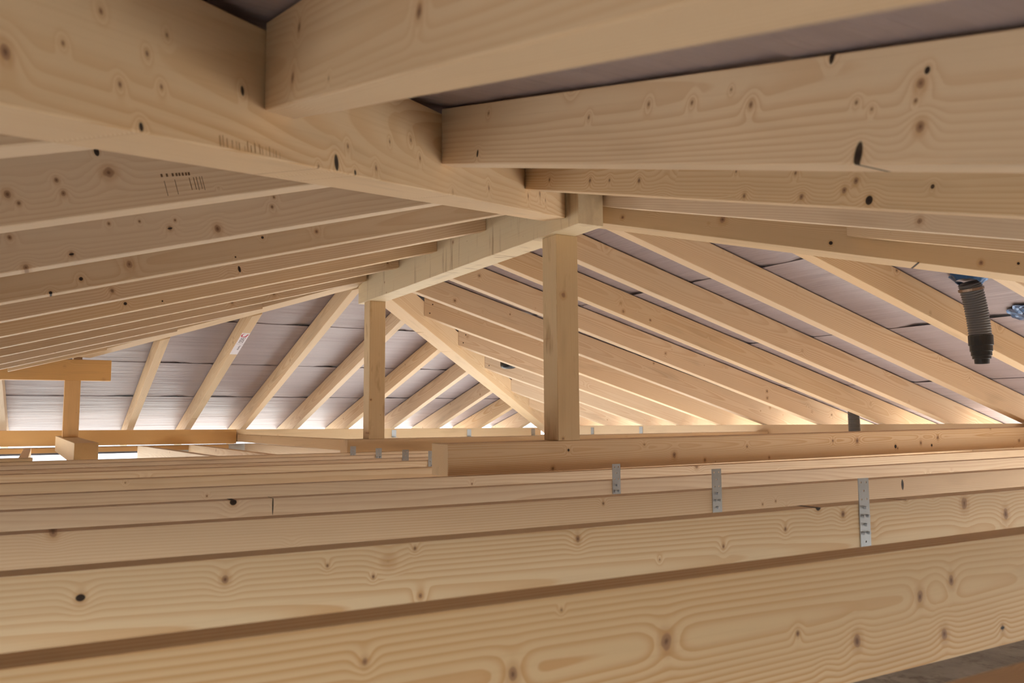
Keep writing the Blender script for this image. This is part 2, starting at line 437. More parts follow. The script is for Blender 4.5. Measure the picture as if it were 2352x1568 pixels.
for k, (p0, p1, th, wl) in wins.items():
    wall('wall_' + k, p0, p1, th, WTOP[k][0], WTOP[k][1], wl)
    d = p1 - p0
    for (t0, t1, z0, z1) in wl:
        nwin += 1
        fr = bmesh.new(); a, b = p0 + d * t0, p0 + d * t1
        dn_ = d.normalized(); n_ = th.normalized(); o0 = n_ * 0.09; o1 = n_ * 0.15
        def bar(ta, tb, za, zb, bmx):
            pa, pb = a + dn_ * ta, a + dn_ * tb
            hexa_raw(bmx, [((pa + o0).x, (pa + o0).y, za), ((pb + o0).x, (pb + o0).y, za), ((pb + o1).x, (pb + o1).y, za), ((pa + o1).x, (pa + o1).y, za)], zb)
        L = (b - a).length
        bar(0, L, z1 - 0.022, z1, fr); bar(0, L, z0, z0 + 0.05, fr); bar(0, 0.05, z0 + 0.05, z1 - 0.05, fr); bar(L - 0.05, L, z0 + 0.05, z1 - 0.05, fr)
        bmesh.ops.recalc_face_normals(fr, faces=fr.faces)
        wo = tag(link('window_%d' % nwin, fr, M_FRAME), kind='structure')
        nm = max(1, int(L / 1.3))
        for i in range(1, nm):
            mb = bmesh.new(); c = L * i / nm; bar(c - 0.022, c + 0.022, z0 + 0.05, z1 - 0.05, mb)
            bmesh.ops.recalc_face_normals(mb, faces=mb.faces); link('mullion', mb, M_FRAME, wo)

# ================================================================= TIMBERS
ORD = ['first', 'second', 'third', 'fourth', 'fifth', 'sixth', 'seventh', 'eighth', 'ninth', 'tenth', 'eleventh', 'twelfth']
KN = {
    'J1': [(3.205, 0.103, 0.0139), (3.296, 0.121, 0.0131), (3.268, 0.033, 0.0142), (3.039, 0.051, 0.0143), (2.903, 0.081, 0.0062), (3.444, 0.02, 0.0089, 2.2), (2.645, 0.105, 0.0152), (2.402, 0.099, 0.0118), (2.212, 0.142, 0.0066), (2.474, 0.167, 0.0028)],
    'J2': [(4.189, 0.16, 0.0233), (4.392, 0.117, 0.022), (3.669, 0.162, 0.0122), (3.578, 0.186, 0.0138, 1.0), (3.925, 0.192, 0.013, 1.0), (3.459, 0.14, 0.008), (3.256, 0.115, 0.0068), (2.854, 0.163, 0.0099), (2.493, 0.174, 0.0054), (2.329, 0.158, 0.0045), (2.413, 0.131, 0.0046), (2.504, 0.088, 0.0075), (2.159, 0.152, 0.0097), (1.95, 0.146, 0.0095, 1.3), (3.068, 0.102, 0.004)],
    'J3': [(1.918, 0.186, 0.0135), (3.289, 0.166, 0.0063), (3.922, 0.128, 0.006), (3.982, 0.135, 0.006), (4.64, 0.158, 0.0095, 0.35)],
    'J4': [(2.475, 0.165, 0.0027, 0.07), (2.365, 0.18, 0.0135, 1.2), (5.527, 0.121, 0.0105)],
    'J5': [(1.854, 0.21, 0.01), (2.376, 0.158, 0.0049), (3.364, 0.154, 0.0058)],
    'J6': [(2.171, 0.181, 0.0042)],
    'girder': [(1.165, 0.047, 0.019), (1.353, 0.018, 0.0124), (2.461, 0.082, 0.0202), (1.784, 0.015, 0.0093), (1.633, 0.074, 0.0092), (2.786, 0.042, 0.0146, 1), (2.804, 0.032, 0.0084), (3.18, 0.082, 0.0174), (3.017, 0.056, 0.015), (3.118, 0.04, 0.0108, 1), (2.264, 0.086, 0.0099), (0.574, 0.088, 0.008, 1)],
    'hip': [(2.922, 0.052, 0.0107), (2.847, 0.078, 0.0043), (2.786, 0.127, 0.0058), (2.767, 0.051, 0.0051), (2.694, 0.062, 0.0046), (2.674, 0.129, 0.0046), (2.715, 0.097, 0.0054), (2.515, 0.09, 0.0059, 0.6), (2.738, 0.007, 0.0053, 0.7), (2.234, 0.017, 0.0112, 0.55), (2.302, 0.003, 0.0044), (2.183, 0.051, 0.0061), (1.985, 0.085, 0.0053), (1.816, 0.069, 0.0075), (2.16, 0.006, 0.0055, 0.8), (2.063, 0.023, 0.0073), (1.271, 0.042, 0.0097), (0.789, 0.05, 0.0103), (0.51, 0.052, 0.0098)],
    'K1': [(0.171, 0.097, 0.0097), (0.159, 0.033, 0.0109), (0.594, 0.052, 0.0091), (0.331, 0.018, 0.0034)],
    'K2': [(1.199, 0.011, 0.0078, 0.35), (1.268, 0.101, 0.0048, 0.8), (1.263, 0.088, 0.0089), (1.011, 0.08, 0.007), (1.135, 0.13, 0.0054, 0.4), (1.183, 0.072, 0.0035), (1.206, 0.063, 0.003), (1.261, 0.069, 0.0037), (1.273, 0.041, 0.0089), (0.618, 0.081, 0.0046), (0.785, 0.094, 0.0053), (0.889, 0.09, 0.0055), (0.191, 0.023, 0.0058, 0.5), (0.968, 0.103, 0.0031)],
    'K3': [(1.335, 0.052, 0.0104), (1.311, 0.033, 0.0098), (1.374, 0.015, 0.0117, 0.9), (1.203, 0.016, 0.0096), (1.033, 0.012, 0.0086), (1.175, 0.066, 0.0064), (1.504, 0.045, 0.0054, 0.9), (0.994, 0.068, 0.0044), (0.626, 0.04, 0.0092), (0.152, 0.034, 0.0072), (0.386, 0.036, 0.0089), (0.486, 0.038, 0.0064)],
    'L2': [(0.834, 0.081, 0.0069), (0.828, 0.052, 0.0077), (0.746, 0.131, 0.0071, 0.5), (0.926, 0.064, 0.0104), (0.911, 0.043, 0.006)],
    'L3': [(1.136, 0.05, 0.0095, 2.6), (1.397, 0.021, 0.009, 2.6), (1.008, 0.028, 0.0152), (1.509, 0.005, 0.0117), (1.527, 0.089, 0.0087), (1.288, 0.088, 0.0061), (1.21, 0.082, 0.0052), (1.117, 0.071, 0.0053), (0.822, 0.096, 0.0068), (0.835, 0.068, 0.0079)],
    'L4': [(1.709, 0.053, 0.0165), (1.864, 0.032, 0.0086, 1), (1.961, 0.004, 0.0073, 1), (1.243, 0.069, 0.0069, 1), (1.356, 0.015, 0.004, 1), (1.036, 0.057, 0.0114)],
    'L5': [(1.229, 0.031, 0.0079, 0.4), (1.73, 0.038, 0.0117)],
    'L6': [(1.633, 0.039, 0.0103, 1), (1.474, 0.018, 0.0053, 1)],
    'hipr': [(0.134, 0.035, 0.0111), (0.549, 0.077, 0.02), (0.981, 0.035, 0.0104, 1), (1.526, 0.03, 0.0141), (1.652, 0.045, 0.007, 1), (1.31, -0.003, 0.0072, 1)],
}
def wmat(key, base, **kw):
    if key in KN:
        if base is W_WARM: kw = dict(early=(220, 186, 138), late=(200, 154, 104), pith=(0.06, 0.09))
        if key == 'J1': kw = dict(early=(231, 203, 160), late=(206, 153, 97), pith=(0.035, 0.06), ring=0.0085, tilt=0.016, contrast=1.5)
        if key == 'J2': kw = dict(early=(229, 205, 168), late=(206, 160, 108), pith=(0.04, 0.02), ring=0.008, tilt=0.018, contrast=1.25)
        if key == 'girder': kw = dict(pith=(0.045, 0.06), ring=0.007, tilt=0.014, contrast=1.3)
        return wood('spruce_' + key, knots=KN[key], density=0.22, **kw)
    return base

# ridge timber and posts
RZ = 1.0
ridge = timber('ridge_timber', (XM - 0.0798, 3.445, RZ), Y, X * 0.1596, Z * 0.345, (Y, 3.445), (Y, 6.855), wmat('ridge', W_GLUE),
               'short pale ridge timber spanning between the two tall posts', 'ridge timber', kind='thing')
def post(x0, x1, y0, y1, z0, z1, label, mat):
    P = V((x0, y0, z0))
    return timber('post', P, Z, Y * (y1 - y0), X * (x1 - x0), (Z, z0), (Z, z1), mat, label, 'post', kind='thing')
post(2.404, 2.545, 3.702, 3.845, -0.1243, RZ, 'tall square wooden post on the near girder under the ridge', W_POST)
post(2.392, 2.533, 6.602, 6.742, -0.1728, RZ, 'slender wooden post at the far end of the ridge timber', W_POST)

# hips
def hip(name, ax, ay, sx, sy, z0, zt, tend, mat, label, w_=HW):
    D = V((sx, sy, -s)); off = V((-sy, sx, 0)) * q2 * w_ * 0.5
    P = V((ax, ay, z0)) - off
    n = V((sx, sy, 0)); c0 = n.dot(V((ax, ay, 0)))
    return timber(name, P, D, off * 2, Z * (zt - z0), (X, XM + sx * 0.0812), (n, c0 + 2 * tend), mat, label, 'hip rafter', kind='thing')
ZH = 1.0918
hip('hip_rafter', XM, YA, -1, -1, ZH, HIPTOP, 5.02, wmat('hip', W_PALE), 'thick pale hip timber crossing the upper left towards the tall post')
hip('hip_rafter', XM, YA, 1, -1, ZH, HIPTOP, 5.02, wmat('hipr', W_WARM), 'darker hip timber running to the right from the ridge end block')
hip('hip_rafter', XM, YB, 1, 1, ZH, HIPTOP, 5.02, W_PALE, 'hip timber falling to the right behind the slender far post')
hip('hip_rafter', XM, YB, -1, 1, 1.190, HIPTOP, 2.13, W_PALE, 'thin pale hip timber falling left from the far ridge end', 0.172)

# common rafters. Each one: upper end plane, foot on its plate, tail under the overhang
HC = 0.006
def hipface(ax, ay, sx, sy, side):
    """vertical plane of a hip's flank; side +1/-1 along (-sy, sx)."""
    n = V((-sy, sx, 0)) * q2
    return n, n.dot(V((ax, ay, 0))) + side * (HW * 0.5 + 0.001)
def run(p_up, p_foot): return (V(p_foot) - V(p_up)).normalized()

def rafter_right(y, label, group=None, mat=W_PALE, screws=0):
    y1 = y + WR
    if y < YA - 0.02:
        n, c = hipface(XM, YA, 1, -1, 1); A = (n, c); v0 = YA - y
    elif y < YB and y1 > YB: A = (X, XM + 0.122); v0 = 0.0
    elif y1 > YB:
        n, c = hipface(XM, YB, 1, 1, -1); A = (n, c); v0 = y - YB
    else: A = (X, XM + (0.101 if y < YA + 0.1 else 0.0808)); v0 = 0.0
    pu = V((XM + v0, y, ZR - s * v0)); pf = V((XP, y, zright(y) + 0.002))
    D = run(pu, pf)
    def dep(v):                                  # depth of the rafter at horizontal distance v from the ridge
        return TP['right'] - ST['right'] * v - 0.004 - (pu.z + (pf.z - pu.z) * (v - v0) / (XP - XM - v0))
    o = timber('rafter', pu, D, Y * WR, Z * dep(v0), A, (X, XM + VMAX - 0.03), mat, label, 'rafter', group, hvB=Z * dep(VMAX - 0.03))
    if screws: add_screws(o, screws)
    return o
M_SC = None
def add_screws(o, n):
    global M_SC
    if M_SC is None:
        bm = bmesh.new(); bmesh.ops.create_cone(bm, cap_ends=True, segments=10, radius1=0.0055, radius2=0.0045, depth=0.003)
        M_SC = bpy.data.meshes.new('screw_head'); bm.to_mesh(M_SC); bm.free(); M_SC.materials.append(M_SCREW)
    vs = [v.co for v in o.data.vertices]
    x0 = min((v for v in vs if v.y < 0.01), key=lambda v: v.x + 5 * abs(v.z - 0.06)).x
    xa = [v.x for v in vs if abs(v.y) < 0.01 and v.x < max(q.x for q in vs) * 0.5]
    xa = max(xa)
    for i in range(n):
        c = bpy.data.objects.new('screw_head', M_SC); C.objects.link(c); c.parent = o
        c.matrix_local = Matrix.Translation(V((xa + 0.035 + 0.004 * (i % 2), -0.0012, 0.035 + 0.075 * i / max(1, n - 1)))) @ Matrix.Rotation(math.pi / 2, 4, 'X')

RY = [2.345, 3.0385, 3.7705, 4.4466, 5.1219, 5.8632, 6.6221, 7.3461, 8.0756, 8.7699, 9.63, 10.33, 11.0]
RLAB = ['short rafter at the right edge, beside the grey duct, under the dark hip',
        'right-slope rafter joining the underside of the dark hip at mid length',
        'long right-slope rafter leaving the block at the near ridge end',
        'right-slope rafter seen first behind the right side of the tall post',
        'second rafter down the right side of the tall post',
        'third rafter down the right side of the tall post',
        'topmost rafter with screws joined to the falling hip behind the far post',
        'second rafter down the falling hip, two screws at its end',
        'third rafter down the falling hip, beside the dark roof collar',
        'fourth rafter down the falling hip, partly behind the tall post',
        'fifth short rafter down the falling hip, behind the tall post',
        'sixth short rafter low on the falling hip by the corner',
        'last very short rafter at the bottom of the falling hip']
for i, y in enumerate(RY):
    rafter_right(y, RLAB[i], 'rafters of the right slope', W_PALE, 2 if i in (6, 7, 8, 9) else 0)

def rafter_left(y, label, mat=W_PALE):
    if y < YA - 0.05:
        n, c = hipface(XM, YA, -1, -1, -1); v0 = YA - y
    elif y > YB - 0.05:
        v0 = max(0, y - YB)
        n, c = V((1, 1, 0)) * q2, (V((1, 1, 0)) * q2).dot(V((XM, YB, 0))) - 0.087
    else: n, c = X, XM - (0.10 if y > YB - 0.15 else 0.0808); v0 = 0.0
    pu = V((XM - v0, y, ZL - s * v0)); D = V((-1, 0, -s))
    # the far ones die into the valley of the left wing
    xe = XM - VMAX + 0.03
    if y > Y3 - (VMAX - V3):
        xe = max(xe, (XM - V3) - (Y3 - y) + 0.05)
    return timber('rafter', pu + Y * WR, D, -Y * WR, Z * (TP['left'] - 0.004 - ZL), (n, c), (X, xe), mat, label, 'rafter', 'rafters of the left slope')
LY = [1.6897, 2.3756, 3.0905, 3.8109, 4.4619, 5.1962, 5.9098, 6.5932, 7.36, 7.98, 8.52]
LLAB = ['upper left rafter, only its underside shows below the thick hip',
        'left-slope rafter with a faint printed timber stamp on its side',
        'left-slope rafter with two black slits in its side',
        'left-slope rafter with one large round knot and a grey stain',
        'left-slope rafter with a dark upright crack, below the stained one',
        'second rafter below the stained one on the left slope',
        'third rafter below the stained one on the left slope',
        'last left-slope rafter that still reaches the ridge timber',
        'uppermost short left-slope rafter ending on the thin pale hip',
        'middle short left-slope rafter ending on the thin pale hip',
        'lowest short left-slope rafter ending near the wing ridge']
for i, y in enumerate(LY):
    rafter_left(y, LLAB[i], wmat('L%d' % (i + 1), W_PALE))

def rafter_near(x, label, mat=W_PALE):
    if x < XM - 0.05:
        n, c = hipface(XM, YA, -1, -1, 1); v0 = XM - x
    else:
        n, c = hipface(XM, YA, 1, -1, -1); v0 = x - XM
    pu = V((x, YA - v0, ZN - s * v0)); D = V((0, -1, -s))
    return timber('rafter', pu, D, X * WR, Z * (TP['near'] - 0.004 - ZN), (n, c), (Y, YA - VMAX + 0.03), mat, label, 'rafter', 'rafters of the near slope')
KX = [0.3401, 1.0231, 1.7545, 2.5665, 3.4459, 4.3206]
KLAB = ['very large blurred rafter crossing the top edge of the photo',
        'broad rafter at the upper right with an upright black crack',
        'rafter with clustered oval knots directly below the broad upper right one',
        'thin-looking rafter meeting the block at the near ridge end',
        'slim near-slope rafter just above the dark hip',
        'lowest sliver of rafter above the dark hip at the right edge']
for i, x in enumerate(KX): rafter_near(x, KLAB[i], wmat('K%d' % (i + 1), W_PALE))

FX = [-0.433, 0.25, 0.945, 1.635, 2.345, 3.050, 3.790, 4.495, 5.232, 5.962, 6.71]
FLAB = ['far-slope rafter cut by the left edge above the eave plate',
        'far-slope rafter hidden behind the short post of the wing ridge',
        'first far-slope rafter to the right of the short wing post',
        'far-slope rafter carrying the red and white sticker',
        'far-slope rafter running up to the left end of the ridge',
        'far-slope rafter whose top passes behind the slender far post',
        'far-slope rafter crossing behind the lower half of the slender post',
        'far-slope rafter just right of the slender post',
        'second far-slope rafter right of the slender post',
        'third far-slope rafter right of the slender post',
        'shortest far-slope rafter in the far corner']
FR = []
for i, x in enumerate(FX):
    if x + WR < XM:
        v0 = XM - x - WR
        if x < 0.6: v0 = max(v0, V3 + 0.07); A = (Y, 9.09); v0 = V3 + 0.07
        else:
            n = V((1, 1, 0)) * q2; A = (n, n.dot(V((XM, YB, 0))) + 0.092)
    else:
        v0 = max(0.0, x - XM); n, c = hipface(XM, YB, 1, 1, 1); A = (n, c)
    pu = V((x, YB + v0, ZF - s * v0)); pf = V((x, YP, zfar(x) + 0.002)); D = run(pu, pf)
    def dep(v): return TP['far'] - ST['far'] * v - 0.004 - (pu.z + (pf.z - pu.z) * (v - v0) / (YP - YB - v0))
    FR.append(timber('rafter', pu + X * WR, D, -X * WR, Z * dep(v0), A, (Y, YB + VMAX - 0.03), W_PALE, FLAB[i], 'rafter', 'rafters of the far slope', hvB=Z * dep(VMAX - 0.03)))

# ridge, post and trestle of the left wing
timber('ridge_timber', (-6.2, 8.93, 0.381), X, Y * 0.14, Z * 0.202, (X, -6.2), (X, 0.577), W_ORANGE_GLOW, 'orange-lit wing ridge timber with a sawn end, at the left edge', 'ridge timber', kind='thing')
post(0.1795, 0.316, 8.93, 9.068, -0.1635, 0.381, 'short orange-lit post under the wing ridge timber', W_ORANGE_GLOW)
D = (V((0.140, 9.90, 0)) - V((0.213, 6.76, 0))).normalized()
timber('girder', V((0.213, 6.76, -0.325)), D, V((D.y, -D.x, 0)) * 0.158 * 1.0, Z * 0.160, (Y, 6.74), (Y, 9.98), W_WARM,
       'stub girder with a dark sawn end carrying the short post', 'girder', kind='thing')

# girders under the posts
timber('girder', (1.752, 3.702, -0.290), V((1, 0, 0.0052)), Y * 0.192, Z * 0.161, (X, 1.752), (X, 7.095), wmat('girder', W_PALE),
       'near girder with a pale sawn end, carrying the tall post', 'girder', kind='thing')
timber('girder', (2.207, 6.600, -0.300), X, Y * 0.19, Z * 0.1265, (X, 2.207), (X, 7.095), W_WARM,
       'far girder carrying the slender post, behind the near girder', 'girder', kind='thing')

# eave plates; their tops are planed to the roof slope
timber('eave_plate', (2.30, YP - 0.03, zfar(2.3) - 0.19), V((-1, 0, 0.0063)), Y * 0.17, Z * 0.19, (X, 2.29), (X, -6.2), W_ORANGE_GLOW,
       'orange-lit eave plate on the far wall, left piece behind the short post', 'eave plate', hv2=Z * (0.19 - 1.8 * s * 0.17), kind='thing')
timber('eave_plate', (2.30, YP, zfar(2.3) - 0.17), V((1, 0, -0.0063)), Y * 0.17, Z * 0.17, (X, 2.30), (X, XP + 0.03), W_WARM,
       'eave plate on the far wall, right piece behind the slender post', 'eave plate', hv2=Z * (0.17 - 1.8 * s * 0.17), kind='thing')
timber('eave_plate', (XP, YN - 0.1, zright(YN - 0.1) - 0.27), V((0, 1, -0.0083)), X * 0.17, Z * 0.27, (Y, -0.77), (Y, 11.22), W_WARM,
       'long eave plate on the right wall, carrying the right-slope rafters', 'eave plate', hv2=Z * (0.27 - 1.8 * s * 0.17), kind='thing')
timber('eave_plate', (XL, YN, ZP - 0.20), X, -Y * 0.17, Z * 0.17, (X, -2.19), (X, XP), W_WARM, 'eave plate on the near wall, behind the viewer', 'eave plate', hv2=Z * (0.17 - 1.8 * s * 0.17), kind='thing')
timber('eave_plate', (XL, YN, ZP - 0.20), Y, -X * 0.17, Z * 0.17, (Y, -0.90), (Y, 6.2), W_WARM, 'eave plate on the left wall, beyond the left edge', 'eave plate', hv2=Z * (0.17 - 1.8 * s * 0.17), kind='thing')

# ceiling joists across the picture
KJ = 0.985
ZJ = -0.2808 * KJ; HJ = 0.243
JY = [0.4655 / KJ, 1.1412, 1.7993, 2.4438, 3.0590, 3.6767, 4.3353, 5.030, 5.46, 6.02, 6.56]
JLAB = ['joist just under the viewer, only its brown top shows bottom right',
        'nearest full joist, broad face with swirling grain and knots',
        'joist above the nearest one, with two dark holes at its top edge',
        'joist third up from the bottom, rough sawn whitish right half',
        'joist with a chipped knot and an upright saw line left of centre',
        'joist running just in front of the near girder',
        'uppermost joist that shows left of the near girder with a plain orange face',
        'joist holding the strap beside the sawn end of the near girder',
        'joist holding the second strap left of the near girder',
        'joist holding the third strap left of the near girder',
        'last joist across, its top edge against the bright openings']
JOIST = []
for i, y in enumerate(JY):
    yy = y * KJ
    bow = 0.011 if i in (1, 2, 3, 4, 5) else 0.0
    o = timber('joist', (-2.36, yy, ZJ - HJ + (0.0075 / S * 0.5 if bow else 0)), X, Y * WJ, Z * HJ, (X, -2.36), (X, 7.0955), wmat('J%d' % i, W_PALE), JLAB[i], 'joist', 'ceiling joists across the room', bow=bow)
    JOIST.append(o)

# joists of the far bay, lying the other way
def yjoist(pf, pn, w_, h_, label, mat=W_PALE):
    pf, pn = V(pf), V(pn); D = (pn - pf).normalized()
    side = V((-D.y, D.x, 0))
    return timber('joist', pf - Z * h_, D, side * w_, Z * h_, (Y, YP - 0.032), (Y, JY[-1] * KJ + WJ + 0.004), mat, label, 'joist', 'joists of the far bay')
ZY = -0.326
yjoist((-0.165, 11.47, ZY), (-0.159, 6.6, ZY), 0.075, 0.2, 'far-bay joist left of the stub girder, against the bright opening')
yjoist((1.075, 11.47, ZY), (1.390, 6.6, ZY), 0.075, 0.2, 'white-lit far-bay joist right of the stub girder')
yjoist((1.688, 11.47, ZY), (1.880, 6.6, ZY), 0.075, 0.2, 'white-lit far-bay joist, second right of the stub girder')
yjoist((2.400, 11.47, ZY), (2.870, 6.6, ZY), 0.075, 0.2, 'white-lit far-bay joist passing under the pinkish tie')
timber('tie', (2.300, 11.46, -0.300), V((-0.0085, -1, 0.0055)), X * 0.11, Z * 0.095, (Y, 11.46), (Y, 6.80), W_WARM, 'pinkish tie timber from the far girder end to the eave plate', 'tie', kind='thing')

timber('light_gap_block', (7.12, 11.225, -0.42), Y, X * 0.14, Z * 0.140, (Y, 11.225), (Y, 11.495), W_WARM, 'small added block plugging a light gap under the falling hip, far corner', 'block', kind='thing')  # added to close a hole that let daylight through
timber('lintel', (-6.0, YP + 0.005, -0.397), X, Y * 0.033, Z * 0.060, (X, -6.0), (X, 2.2), W_ORANGE_GLOW, 'bright orange lintel strip under the left eave plate, above the openings', 'lintel', kind='thing')
timber('offcut', (-0.30, JY[-1] * KJ - 0.02, ZJ + 0.002), V((1, 0.05, 0)), Y * 0.085, Z * 0.022, (X, -0.32), (X, -0.04), W_WARM, 'small wood offcut lying on the last joist at the left edge', 'offcut')

# ================================================================= HARDWARE
def strap(x0, x1, y, ztop, L, label, nails):
    """perforated steel strap nailed to a joist's face; holes are real, in rows of two and one."""
    wd = (x1 - x0) * S; Lm = L * S; rowh = 0.0215; nrow = int(Lm / rowh); rowh = Lm / nrow
    bm = bmesh.new(); holes = []
    def cell(a, b, c, d, hr):
        cx, cz = (a + b) / 2, (c + d) / 2
        ou = [(a, c), (cx, c), (b, c), (b, cz), (b, d), (cx, d), (a, d), (a, cz)]
        iu = [(cx + hr * math.cos(t), cz + hr * math.sin(t)) for t in [math.radians(225 + 45 * k) for k in range(8)]]
        vo = [bm.verts.new((p_[0], 0, p_[1])) for p_ in ou]; vi = [bm.verts.new((p_[0], 0, p_[1])) for p_ in iu]
        for k in range(8):
            bm.faces.new((vo[k], vo[(k + 1) % 8], vi[(k + 1) % 8], vi[k]))
        holes.append((cx, cz))
    for r in range(nrow):
        zt = -r * rowh; zb = zt - rowh
        if r % 2 == 0:
            cell(0, wd / 2, zb, zt, 0.0026); cell(wd / 2, wd, zb, zt, 0.0026)
        else:
            cell(wd * 0.15, wd * 0.85, zb, zt, 0.0026)
            for a, b in ((0, wd * 0.15), (wd * 0.85, wd)):
                vs = [bm.verts.new(c) for c in ((a, 0, zb), (b, 0, zb), (b, 0, zt), (a, 0, zt))]; bm.faces.new(vs)
    bmesh.ops.remove_doubles(bm, verts=bm.verts, dist=1e-5)
    bmesh.ops.recalc_face_normals(bm, faces=bm.faces)
    o = link('strap', bm, M_STEEL, mw=Matrix.Translation(M(x0, y, ztop) + V((0, -0.0025, 0))))
    md = o.modifiers.new('thick', 'SOLIDIFY'); md.thickness = 0.002; md.offset = 0
    tag(o, label, 'strap', 'perforated steel straps on the joists')
    for (hx, hz) in holes:
        zz = ztop + hz / S
        if zz < ZJ - 0.012 and len([1 for c in o.children]) < nails and (hx, hz) in holes:
            c = bpy.data.objects.new('nail', nail_mesh()); C.objects.link(c); c.parent = o
            c.matrix_local = Matrix.Translation((hx, -0.004, hz)) @ Matrix.Rotation(math.pi / 2, 4, 'X')
    return o
_nm = []
def nail_mesh():
    if not _nm:
        bm = bmesh.new(); bmesh.ops.create_cone(bm, cap_ends=True, segments=10, radius1=0.0042, radius2=0.0032, depth=0.007)
        me = bpy.data.meshes.new('nail'); bm.to_mesh(me); bm.free(); me.materials.append(M_NAIL); _nm.append(me)
    return _nm[0]
STRAPS = [(1, 2.367, 2.420, -0.203, 'nearest and longest steel strap, at the right, with nails showing', 8),
      (2, 2.337, 2.388, -0.206, 'steel strap second from the right, nails near its lower end', 6),
      (3, 2.304, 2.353, -0.207, 'steel strap in the middle, over the near girder face', 5),
      (4, 2.277, 2.322, -0.215, 'steel strap below the tall post', 4),
      (7, 2.237, 2.285, -0.218, 'steel strap beside the sawn end of the near girder', 4),
      (8, 2.228, 2.276, -0.223, 'steel strap one to the left of that by the girder end', 3),
      (9, 2.238, 2.286, -0.229, 'steel strap second from the left', 3),
      (10, 2.218, 2.266, -0.228, 'leftmost and smallest steel strap, light shows through its holes', 2)]
for j, x0, x1, zt, lab, nn in STRAPS:
    strap(x0 * KJ, x1 * KJ, JY[j] * KJ, zt * KJ, 0.27, lab, nn)

# angle brackets on the plates in the far corner
def bracket(p, axis, label):
    bm = bmesh.new()
    if axis == 'y': box(bm, (-0.028, -0.003, 0), (0.028, 0, 0.09)); box(bm, (-0.028, -0.06, 0), (0.028, -0.0031, 0.003))
    else: box(bm, (-0.003, -0.028, 0), (0, 0.028, 0.09)); box(bm, (-0.06, -0.028, 0), (-0.0031, 0.028, 0.003))
    tag(link('angle_bracket', bm, M_STEEL, mw=Matrix.Translation(p)), label, 'bracket', 'small steel angle brackets on the eave plates')
bracket(M(4.56, YP - 0.001, -0.285), 'y', 'small steel bracket on the far plate, first right of the slender post')
bracket(M(5.81, YP - 0.001, -0.293), 'y', 'small steel bracket on the far plate, second right of the slender post')
bracket(M(6.98, YP - 0.001, -0.293), 'y', 'small steel bracket in the corner under the falling hip')
bracket(M(XP - 0.001, 10.0, -0.265), 'x', 'small steel bracket on the right plate close to the tall post')
bracket(M(XP - 0.001, 8.86, -0.245), 'x', 'small steel bracket on the right plate farther from the tall post')

# vent ducts
def duct(name, path, r, label, pitch=0.0120, amp=0.0048, seg=28):
    """corrugated flexible duct along a path of metres points."""
    bm = bmesh.new(); pts = [V(p_) for p_ in path]
    # Catmull-like sampling
    L = sum((pts[i + 1] - pts[i]).length for i in range(len(pts) - 1)); n = int(L / (pitch / 4))
    def at(t):
        d = t * L
        for i in range(len(pts) - 1):
            l = (pts[i + 1] - pts[i]).length
            if d <= l or i == len(pts) - 2: return pts[i].lerp(pts[i + 1], d / l)
            d -= l
    def sm(t):
        return sum((at(min(1, max(0, t + k * 0.03))) for k in (-3, -2, -1, 0, 1, 2, 3)), V((0, 0, 0))) / 7
    rings = []
    for i in range(n + 1):
        t = i / n; c = sm(t); d = (sm(min(1, t + 0.01)) - sm(max(0, t - 0.01))).normalized()
        a = d.orthogonal().normalized() if abs(d.x) > 0.9 else (X - d * d.x).normalized(); b = d.cross(a)
        k = (0, 0.5, 1, 0.5)[i % 4]
        rings.append([bm.verts.new(c + (a * math.cos(2 * math.pi * j / seg) + b * math.sin(2 * math.pi * j / seg)) * (r - amp + amp * k)) for j in range(seg)])
    for i in range(n):
        for j in range(seg):
            bm.faces.new((rings[i][j], rings[i][(j + 1) % seg], rings[i + 1][(j + 1) % seg], rings[i + 1][j]))
    bm.faces.new(rings[-1]); bm.faces.new(rings[0][::-1])
    bmesh.ops.recalc_face_normals(bm, faces=bm.faces)
    o = link(name, bm, M_HOSE, smooth=True); tag(o, label, 'duct'); return o
def lathe(prof, seg=32):
    bm = bmesh.new(); rings = [[bm.verts.new((r * math.cos(2 * math.pi * j / seg), r * math.sin(2 * math.pi * j / seg), z)) for j in range(seg)] for r, z in prof]
    for i in range(len(prof) - 1):
        for j in range(seg): bm.faces.new((rings[i][j], rings[i][(j + 1) % seg], rings[i + 1][(j + 1) % seg], rings[i + 1][j]))
    bm.faces.new(rings[0]); bm.faces.new(rings[-1]); bmesh.ops.recalc_face_normals(bm, faces=bm.faces); return bm
def roofz(x): return TP['right'] - ST['right'] * (x - XM)
d1 = duct('vent_duct', [M(4.655, 2.765, roofz(4.655) - 0.03), M(4.700, 2.766, 0.66), M(4.728, 2.768, 0.56), M(4.745, 2.770, 0.445)], 0.0505,
          'grey corrugated vent duct with stepped black end hanging at the right')
red = lathe([(0.050, 0.012), (0.0525, 0.010), (0.0525, -0.036), (0.048, -0.038), (0.048, -0.064), (0.044, -0.066), (0.044, -0.084), (0.0395, -0.086), (0.0395, -0.099), (0.0325, -0.101), (0.031, -0.122), (0.027, -0.122), (0.027, -0.02)])
b_ = M(4.746, 2.770, 0.448)
link('reducer', red, M_BLACK, d1, Matrix.Translation(b_))
cl = lathe([(0.051, -0.006), (0.0545, -0.006), (0.0545, 0.006), (0.051, 0.006)])
link('hose_clamp', cl, M_RUST, d1, Matrix.Translation(M(4.672, 2.765, 0.728)) @ Matrix.Rotation(-0.22, 4, 'Y'))
